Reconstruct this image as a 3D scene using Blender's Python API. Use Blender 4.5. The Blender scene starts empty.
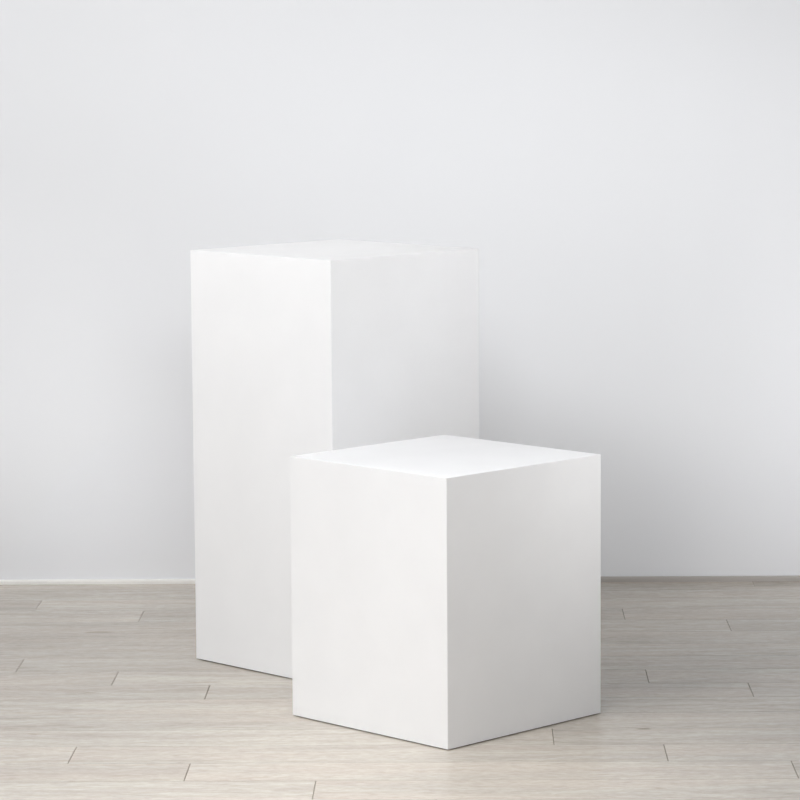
import bpy, bmesh, math, random
from mathutils import Vector, Matrix

# ------------------------------------------------------------------ camera
sc = bpy.context.scene
COL = sc.collection
F_PX, PITCH, ROLL, SHIFT = 3125.4, 0.1225826, -0.0043686, 64.2
cam_d = bpy.data.cameras.new('camera')
cam_d.sensor_width = 36.0
cam_d.lens = F_PX * 36.0 / 800.0
cam_d.shift_x = -SHIFT / 800.0
cam_d.clip_end = 100
cam = bpy.data.objects.new('camera', cam_d)
COL.objects.link(cam)
fwd = Vector((0, math.cos(PITCH), -math.sin(PITCH)))
up = Vector((0, math.sin(PITCH), math.cos(PITCH)))
rt = Vector((1, 0, 0))
R = math.cos(ROLL) * rt + math.sin(ROLL) * up
U = -math.sin(ROLL) * rt + math.cos(ROLL) * up
m3 = Matrix((R, U, -fwd)).transposed()
cam.matrix_world = Matrix.Translation((0, 0, 1.432)) @ m3.to_4x4()
sc.camera = cam

# ------------------------------------------------------------------ light
sc.view_settings.view_transform = 'Standard'
sc.view_settings.look = 'None'
sc.view_settings.exposure = 0.0
sc.view_settings.gamma = 1.0
sc.view_settings.use_curve_mapping = False

WORLD = 0.01
world = bpy.data.worlds.new('studio_ambient')
sc.world = world
world.use_nodes = True
bgn = world.node_tree.nodes['Background']
bgn.inputs['Color'].default_value = (1.0, 1.0, 1.0, 1)
bgn.inputs['Strength'].default_value = WORLD

LAMP_C = (1.0, 1.0, 1.0)
# name, location, aims at, width, height, watts, colour, beam spread in degrees
LIGHTS = [  # unseen area lights, added and fitted to set the brightness; no known fixtures
    ('added_broad_light', (-3.33, 7.19, 1.73), (0.00, 6.60, 0.50), 1.6, 1.6, 43.55, LAMP_C, 180),
    ('added_beam_light', (-1.60, 4.60, 2.60), (-1.00, 7.84, 1.30), 1, 0.5, 4.39, LAMP_C, 70),  # narrow beams like this are added to brighten single patches
    ('added_beam_light', (-0.20, 5.00, 1.90), (-0.10, 5.20, 0.00), 0.5, 0.5, 7.50, LAMP_C, 80),
    ('added_beam_light', (0.00, 3.60, 2.00), (0.00, 7.84, 1.15), 1, 0.5, 3.87, LAMP_C, 50),
    ('added_broad_light', (2.39, 4.21, 1.73), (0.00, 6.60, 0.50), 1.6, 1.6, 23.57, LAMP_C, 180),
    ('added_beam_light', (2.40, 4.60, 1.60), (1.00, 7.84, 0.95), 0.6, 0.6, 2.86, LAMP_C, 40),
    ('added_beam_light', (-1.78, 4.21, 2.60), (-0.30, 6.10, 0.20), 0.9, 0.9, 2.20, LAMP_C, 50),
    ('added_beam_light', (2.08, 5.40, 1.20), (0.10, 6.50, 1.00), 0.5, 0.5, 1.67, LAMP_C, 60),
    ('added_beam_light', (-2.00, 4.50, 3.40), (-0.50, 5.80, 0.00), 0.5, 0.5, 1.75, LAMP_C, 40),
    ('added_broad_light', (-1.80, 4.80, 3.05), (0.00, 6.60, 0.50), 1.6, 1.6, 40.96, LAMP_C, 180),
    ('added_beam_light', (2.08, 5.40, 1.20), (0.10, 6.50, 0.70), 0.5, 0.5, 0.21, LAMP_C, 40),
    ('added_beam_light', (2.30, 5.40, 1.20), (1.15, 7.84, 0.38), 0.4, 0.3, 0.49, LAMP_C, 25),
    ('added_beam_light', (-2.30, 5.40, 1.20), (-1.15, 7.84, 0.38), 0.4, 0.3, 0.44, LAMP_C, 25),
    ('added_beam_light', (-0.28, 6.90, 2.60), (-0.28, 6.90, 0.92), 0.45, 0.45, 0.36, (1.0, 0.965, 0.92), 38),
    ('added_beam_light', (2.40, 5.60, 1.50), (0.00, 6.90, 0.85), 0.2, 0.2, 0.09, LAMP_C, 18),
    ('added_beam_light', (0.00, 4.40, 2.60), (0.00, 7.84, 1.35), 1.6, 0.3, 0.57, LAMP_C, 35),
    ('added_beam_light', (1.30, 5.40, 1.60), (0.28, 6.30, 0.50), 0.2, 0.2, 0.06, LAMP_C, 18),
    ('added_beam_light', (1.60, 5.60, 2.00), (0.28, 6.30, 0.50), 0.3, 0.3, 0.08, LAMP_C, 25),
    ('added_beam_light', (-0.90, 4.60, 2.60), (-0.42, 6.20, 0.00), 0.3, 0.3, 0.06, LAMP_C, 14),
]
for name, loc, aim, w, h, watts, col, spread in LIGHTS:
    ld = bpy.data.lights.new(name, 'AREA')
    ld.shape = 'RECTANGLE'
    ld.size, ld.size_y, ld.energy, ld.color = w, h, watts, col
    ld.spread = math.radians(spread)
    lo = bpy.data.objects.new(name, ld)
    COL.objects.link(lo)
    lo.location = loc
    lo.rotation_euler = (Vector(aim) - Vector(loc)).to_track_quat('-Z', 'Y').to_euler()

# ------------------------------------------------------------------ materials
def new_mat(name):
    m = bpy.data.materials.new(name)
    m.use_nodes = True
    nt = m.node_tree
    b = nt.nodes['Principled BSDF']
    return m, nt, b, nt.nodes, nt.links

def noise_bump(nt, b, scale, strength, dist, coord='Object', detail=4, vec_scale=(1, 1, 1)):
    N, L = nt.nodes, nt.links
    tc = N.new('ShaderNodeTexCoord')
    mp = N.new('ShaderNodeMapping')
    mp.inputs['Scale'].default_value = vec_scale
    L.new(tc.outputs[coord], mp.inputs['Vector'])
    no = N.new('ShaderNodeTexNoise')
    no.inputs['Scale'].default_value = scale
    no.inputs['Detail'].default_value = detail
    L.new(mp.outputs['Vector'], no.inputs['Vector'])
    bp = N.new('ShaderNodeBump')
    bp.inputs['Strength'].default_value = strength
    bp.inputs['Distance'].default_value = dist
    L.new(no.outputs['Fac'], bp.inputs['Height'])
    L.new(bp.outputs['Normal'], b.inputs['Normal'])
    return no

def mottle(nt, b, base, amount, scale, detail=5):
    """very slight, uneven paint tone"""
    N, L = nt.nodes, nt.links
    tc = N.new('ShaderNodeTexCoord')
    no = N.new('ShaderNodeTexNoise')
    no.inputs['Scale'].default_value = scale
    no.inputs['Detail'].default_value = detail
    L.new(tc.outputs['Object'], no.inputs['Vector'])
    cr = N.new('ShaderNodeValToRGB')
    cr.color_ramp.elements[0].position = 0.3
    cr.color_ramp.elements[1].position = 0.7
    cr.color_ramp.elements[0].color = tuple(c * (1 - amount) for c in base) + (1,)
    cr.color_ramp.elements[1].color = tuple(min(1, c * (1 + amount)) for c in base) + (1,)
    L.new(no.outputs['Fac'], cr.inputs['Fac'])
    L.new(cr.outputs['Color'], b.inputs['Base Color'])

def paint(name, base, rough, amount, scale, bump_s):
    m, nt, b, N, L = new_mat(name)
    mottle(nt, b, base, amount, scale)
    b.inputs['Roughness'].default_value = rough
    b.inputs['Specular IOR Level'].default_value = 0.35
    noise_bump(nt, b, 260, bump_s, 0.0006)
    return m

WALL_C = (0.776, 0.787, 0.812)
BOX_C = (0.856, 0.860, 0.874)
M_wall = paint('wall_paint', WALL_C, 0.85, 0.006, 1.3, 0.10)
M_box = paint('satin_white_laminate', BOX_C, 0.55, 0.012, 9.0, 0.06)
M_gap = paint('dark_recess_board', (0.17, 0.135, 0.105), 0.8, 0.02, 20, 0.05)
M_trim_w = paint('white_trim_paint', (0.80, 0.79, 0.765), 0.6, 0.01, 8, 0.05)
M_trim_g = paint('taupe_trim_paint', (0.42, 0.395, 0.37), 0.6, 0.02, 8, 0.05)

def floor_material():
    m, nt, b, N, L = new_mat('pale_oak_laminate')
    uv = N.new('ShaderNodeUVMap'); uv.uv_map = 'UVMap'
    at = N.new('ShaderNodeAttribute'); at.attribute_name = 'plank_tone'
    sep = N.new('ShaderNodeSeparateColor')
    L.new(at.outputs['Color'], sep.inputs['Color'])

    def noise(scale_xy, scale, detail, rough, dist=0.0):
        mp = N.new('ShaderNodeMapping')
        mp.inputs['Scale'].default_value = (scale_xy[0], scale_xy[1], 1)
        L.new(uv.outputs['UV'], mp.inputs['Vector'])
        # each plank is cut from its own stretch of grain
        add = N.new('ShaderNodeVectorMath'); add.operation = 'ADD'
        off = N.new('ShaderNodeCombineXYZ')
        mu = N.new('ShaderNodeMath'); mu.operation = 'MULTIPLY'; mu.inputs[1].default_value = 37.0
        L.new(sep.outputs['Green'], mu.inputs[0])
        L.new(mu.outputs[0], off.inputs['Z'])
        L.new(mp.outputs['Vector'], add.inputs[0]); L.new(off.outputs['Vector'], add.inputs[1])
        n = N.new('ShaderNodeTexNoise')
        n.inputs['Scale'].default_value = scale
        n.inputs['Detail'].default_value = detail
        n.inputs['Roughness'].default_value = rough
        n.inputs['Distortion'].default_value = dist
        L.new(add.outputs['Vector'], n.inputs['Vector'])
        return n

    def ramp(n, p0, p1, c0, c1):
        r = N.new('ShaderNodeValToRGB')
        r.color_ramp.elements[0].position = p0; r.color_ramp.elements[1].position = p1
        r.color_ramp.elements[0].color = c0 + (1,); r.color_ramp.elements[1].color = c1 + (1,)
        L.new(n.outputs['Fac'] if 'Fac' in n.outputs else n.outputs[0], r.inputs['Fac'])
        return r

    def mix(kind, a, bb, fac):
        x = N.new('ShaderNodeMix'); x.data_type = 'RGBA'; x.blend_type = kind
        if isinstance(fac, float):
            x.inputs[0].default_value = fac
        else:
            L.new(fac, x.inputs[0])
        for sock, v in ((6, a), (7, bb)):
            if isinstance(v, tuple): x.inputs[sock].default_value = v
            else: L.new(v, x.inputs[sock])
        return x.outputs[2]

    # broad streaks, grain, small pores and the odd dark fleck (figures are cycles per metre along / across the board)
    broad = noise((2.6, 17.0), 1.0, 4, 0.60, 1.2)
    base = ramp(broad, 0.30, 0.70, FL_DARK, FL_LIGHT)
    warm = noise((1.2, 9.0), 1.0, 3, 0.5, 0.5)
    wr = ramp(warm, 0.44, 0.62, (0, 0, 0), (1, 1, 1))
    wm = N.new('ShaderNodeMath'); wm.operation = 'MULTIPLY'; wm.inputs[1].default_value = 0.6
    L.new(wr.outputs['Color'], wm.inputs[0])
    c = mix('MIX', base.outputs['Color'], FL_WARM + (1,), wm.outputs[0])
    grain = noise((13.0, 50.0), 1.0, 5, 0.66, 2.4)
    gr = ramp(grain, 0.36, 0.62, (0.915, 0.905, 0.895), (1.03, 1.03, 1.03))
    c = mix('MULTIPLY', c, gr.outputs['Color'], 0.8)
    vein = noise((4.5, 30.0), 1.0, 3, 0.6, 3.0)
    vr = ramp(vein, 0.58, 0.72, (1, 1, 1), (0.86, 0.83, 0.80))
    c = mix('MULTIPLY', c, vr.outputs['Color'], 0.75)
    fine = noise((45.0, 110.0), 1.0, 4, 0.7, 0.3)
    fr = ramp(fine, 0.38, 0.60, (0.90, 0.89, 0.88), (1.04, 1.04, 1.04))
    c = mix('MULTIPLY', c, fr.outputs['Color'], 0.8)
    knot = noise((9.0, 24.0), 1.0, 1, 0.5, 0.4)
    kr = ramp(knot, 0.77, 0.83, (1, 1, 1), (0.62, 0.56, 0.50))
    c = mix('MULTIPLY', c, kr.outputs['Color'], 0.85)
    # plank to plank tone
    tone = N.new('ShaderNodeMapRange')
    tone.inputs['To Min'].default_value = 0.91; tone.inputs['To Max'].default_value = 1.08
    L.new(sep.outputs['Red'], tone.inputs['Value'])
    tv = N.new('ShaderNodeVectorMath'); tv.operation = 'SCALE'
    L.new(c, tv.inputs[0]); L.new(tone.outputs['Result'], tv.inputs['Scale'])
    L.new(tv.outputs['Vector'], b.inputs['Base Color'])
    b.inputs['Roughness'].default_value = 0.25
    b.inputs['Specular IOR Level'].default_value = 0.32
    bp = N.new('ShaderNodeBump'); bp.inputs['Strength'].default_value = 0.12; bp.inputs['Distance'].default_value = 0.0008
    L.new(fine.outputs['Fac'], bp.inputs['Height'])
    L.new(bp.outputs['Normal'], b.inputs['Normal'])
    return m

FL_DARK, FL_LIGHT, FL_WARM = (0.405, 0.370, 0.325), (0.545, 0.510, 0.455), (0.52, 0.460, 0.40)
M_floor = floor_material()
M_groove = paint('plank_groove', (0.20, 0.17, 0.14), 0.9, 0.02, 20, 0.0)

# ------------------------------------------------------------------ mesh helpers
def link(name, bm, mats, parent=None, smooth=False):
    me = bpy.data.meshes.new(name)
    bm.normal_update()
    bm.to_mesh(me); bm.free()
    for m in (mats if isinstance(mats, (list, tuple)) else [mats]):
        me.materials.append(m)
    o = bpy.data.objects.new(name, me)
    COL.objects.link(o)
    o.parent = parent
    return o

def box(bm, x0, x1, y0, y1, z0, z1, skip=()):
    v = [bm.verts.new(p) for p in ((x0, y0, z0), (x1, y0, z0), (x1, y1, z0), (x0, y1, z0),
                                   (x0, y0, z1), (x1, y0, z1), (x1, y1, z1), (x0, y1, z1))]
    fs = {'bottom': (3, 2, 1, 0), 'top': (4, 5, 6, 7), 'front': (0, 1, 5, 4),
          'right': (1, 2, 6, 5), 'back': (2, 3, 7, 6), 'left': (3, 0, 4, 7)}
    return [bm.faces.new([v[i] for i in idx]) for k, idx in fs.items() if k not in skip]

# ------------------------------------------------------------------ the room
WALL_Y = 7.8365
X0, X1, Y0 = -4.6, 4.6, -1.6
WALL_H = 3.6

bm = bmesh.new()
box(bm, X0, X1, WALL_Y, WALL_Y + 0.12, -0.02, WALL_H)
wall = link('wall_back', bm, M_wall)
wall['kind'] = 'structure'

# floor: every plank a slab with eased edges, one mesh
ROW, PER, GAP = 0.14236, 1.16, 0.0012
JOINT = {0: -1.28, 1: -1.046, 2: -0.779, 3: 0.622, 4: -0.32, 5: -0.08, 6: -0.991, 7: -0.764, 8: -0.551,
         9: -0.331, 10: -0.11, 11: 0.1745, 12: -0.769, 13: -0.532, 14: -0.283}
TONE = {(8, 0): .30, (8, -1): .35, (8, 1): .35, (9, -1): .75, (9, 0): .7, (9, 1): .6, (10, -1): .3, (10, 0): .5,
        (11, -1): .8, (11, 0): .35, (12, 0): .7, (12, 1): .75, (13, -1): .5, (13, 0): .85, (13, 1): .6, (14, -1): .75, (14, 0): .55}
random.seed(11)
bm = bmesh.new()
uvl = bm.loops.layers.uv.new('UVMap')
col = bm.loops.layers.float_color.new('plank_tone')
box_faces = box(bm, X0, X1, Y0, WALL_Y + 0.1, -0.020, -0.0016)
for f in box_faces: f.material_index = 1
k = 0
ytop = 7.7554
while True:
    ya, yb = ytop - (k + 1) * ROW, ytop - k * ROW   # near, far
    if k == 0: yb = ytop
    if yb < Y0: break
    j0 = JOINT.get(k, (-0.283 + 0.2285 * (k - 14)) % PER)
    n0 = math.floor((X0 - j0) / PER)
    x = j0 + n0 * PER
    while x < X1:
        xa, xb = max(x, X0) + GAP / 2, min(x + PER, X1) - GAP / 2
        if xb - xa > 0.02:
            seed = random.random(); du = random.random() * 9
            tone = TONE.get((k, round((x - j0) / PER)), random.random())
            g = random.uniform(-0.0006, 0.0001)
            xa += g / 2; xb -= g / 2
            rows = [(ya + GAP * .3, yb - GAP * .3)]
            for (a, c) in rows:
                e = 0.0007
                lo = [(xa, a), (xb, a), (xb, c), (xa, c)]
                hi = [(xa + e, a + e), (xb - e, a + e), (xb - e, c - e), (xa + e, c - e)]
                vl = [bm.verts.new((p[0], p[1], -0.0012)) for p in lo]
                vh = [bm.verts.new((p[0], p[1], 0.0)) for p in hi]
                fs = [bm.faces.new(vh)] + [bm.faces.new((vl[i], vl[(i + 1) % 4], vh[(i + 1) % 4], vh[i])) for i in range(4)]
                for f in fs:
                    for l in f.loops:
                        l[uvl].uv = (l.vert.co.x - xa + du, l.vert.co.y - a)
                        l[col] = (tone, seed, 0, 1)
        x += PER
    k += 1
# the cut row that runs under the skirting
for x in (-5.02, -3.86, -2.70, -1.54, -0.38, 0.73, 1.89, 3.05, 4.21):
    xa, xb = max(x, X0) + GAP / 2, min(x + (1.16 if x != -0.38 else 1.11), X1) - GAP / 2
    tone = random.random(); seed = random.random()
    vs = [bm.verts.new(p) for p in ((xa, ytop + .0005, 0), (xb, ytop + .0005, 0), (xb, WALL_Y, 0), (xa, WALL_Y, 0))]
    f = bm.faces.new(vs)
    for l in f.loops:
        l[uvl].uv = (l.vert.co.x - xa, l.vert.co.y - ytop); l[col] = (tone, seed, 0, 1)
floor = link('floor', bm, [M_floor, M_groove])
floor['kind'] = 'structure'

# low skirting beads: white to the left, taupe to the right, meeting behind the tall plinth
def bead(name, xa, xb, h, mat):
    bm = bmesh.new()
    prof = [(0, 0), (-0.010, 0), (-0.010, h - 0.004), (-0.0085, h - 0.0012), (-0.006, h), (0, h)]
    A = [bm.verts.new((xa, WALL_Y + y, z)) for y, z in prof]
    B = [bm.verts.new((xb, WALL_Y + y, z)) for y, z in prof]
    n = len(prof)
    for i in range(n):
        bm.faces.new((A[i], A[(i + 1) % n], B[(i + 1) % n], B[i]))
    bm.faces.new(A); bm.faces.new(list(reversed(B)))
    bmesh.ops.recalc_face_normals(bm, faces=bm.faces)
    o = link(name, bm, mat)
    o['kind'] = 'structure'
bead('trim_1', X0, -0.30, 0.0112, M_trim_w)
bead('trim_2', -0.30, X1, 0.0128, M_trim_g)

# ------------------------------------------------------------------ plinths
def plinth(name, label, x, y, yaw, w, h, group=None):
    """x, y = the nearest bottom corner; sides run back from it at yaw and yaw + 90 degrees"""
    ux = Vector((math.cos(yaw), math.sin(yaw), 0)); uy = Vector((-math.sin(yaw), math.cos(yaw), 0))
    c = Vector((x, y, 0)) + (ux + uy) * w / 2
    root = bpy.data.objects.new(name, None)
    COL.objects.link(root)
    root.empty_display_size = 0.1
    root.location = c; root.rotation_euler = (0, 0, yaw)
    root['label'] = label; root['category'] = 'plinth'
    FOOT = 0.0024
    # hollow board box, open below, mitred and eased edges
    bm = bmesh.new()
    a, t = w / 2, 0.018
    box(bm, -a, a, -a, a, FOOT, h, skip=('bottom',))
    es = [e for e in bm.edges if not e.is_boundary]
    bmesh.ops.bevel(bm, geom=es, offset=0.0011, segments=2, profile=0.5, affect='EDGES')
    # bottom rims and inner skin
    i = a - t
    vo = [v for v in bm.verts if abs(v.co.z - FOOT) < 1e-6]
    vo.sort(key=lambda v: math.atan2(v.co.y, v.co.x))
    vi_lo = [bm.verts.new((max(-i, min(i, v.co.x)), max(-i, min(i, v.co.y)), FOOT)) for v in vo]
    n = len(vo)
    for q in range(n):
        p = (q + 1) % n
        if (vi_lo[q].co - vi_lo[p].co).length > 1e-6:
            bm.faces.new((vo[q], vi_lo[q], vi_lo[p], vo[p]))
        else:
            bm.faces.new((vo[q], vi_lo[q], vo[p]))
    bmesh.ops.remove_doubles(bm, verts=vi_lo, dist=1e-6)
    rim = [e for e in bm.edges if e.is_boundary]
    ex = bmesh.ops.extrude_edge_only(bm, edges=rim)
    top = [v for v in ex['geom'] if isinstance(v, bmesh.types.BMVert)]
    for v in top: v.co.z = h - t
    top.sort(key=lambda v: math.atan2(v.co.y, v.co.x))
    bm.faces.new(top)
    bmesh.ops.recalc_face_normals(bm, faces=bm.faces)
    body = link('body', bm, M_box, root)
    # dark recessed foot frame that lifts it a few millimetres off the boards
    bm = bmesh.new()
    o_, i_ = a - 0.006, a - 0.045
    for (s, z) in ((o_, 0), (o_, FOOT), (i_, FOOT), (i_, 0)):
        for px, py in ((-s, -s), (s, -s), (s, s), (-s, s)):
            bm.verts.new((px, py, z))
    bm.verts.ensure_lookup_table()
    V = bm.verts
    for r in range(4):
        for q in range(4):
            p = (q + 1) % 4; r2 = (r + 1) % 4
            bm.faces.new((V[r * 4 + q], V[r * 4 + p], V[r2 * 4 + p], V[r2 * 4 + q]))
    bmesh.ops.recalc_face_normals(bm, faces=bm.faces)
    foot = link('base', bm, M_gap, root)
    foot['label'] = 'thin dark recessed foot under the white plinth'
    return root

plinth('display_plinth', 'tall white square display plinth, standing behind the shorter one, nearer the wall',
       -0.28031, 6.57461, 0.79959, 0.45067, 0.91954)
plinth('display_plinth', 'short white cube-like display plinth standing in front of the tall one',
       -0.03500, 5.99882, 0.797128, 0.44918, 0.54039)
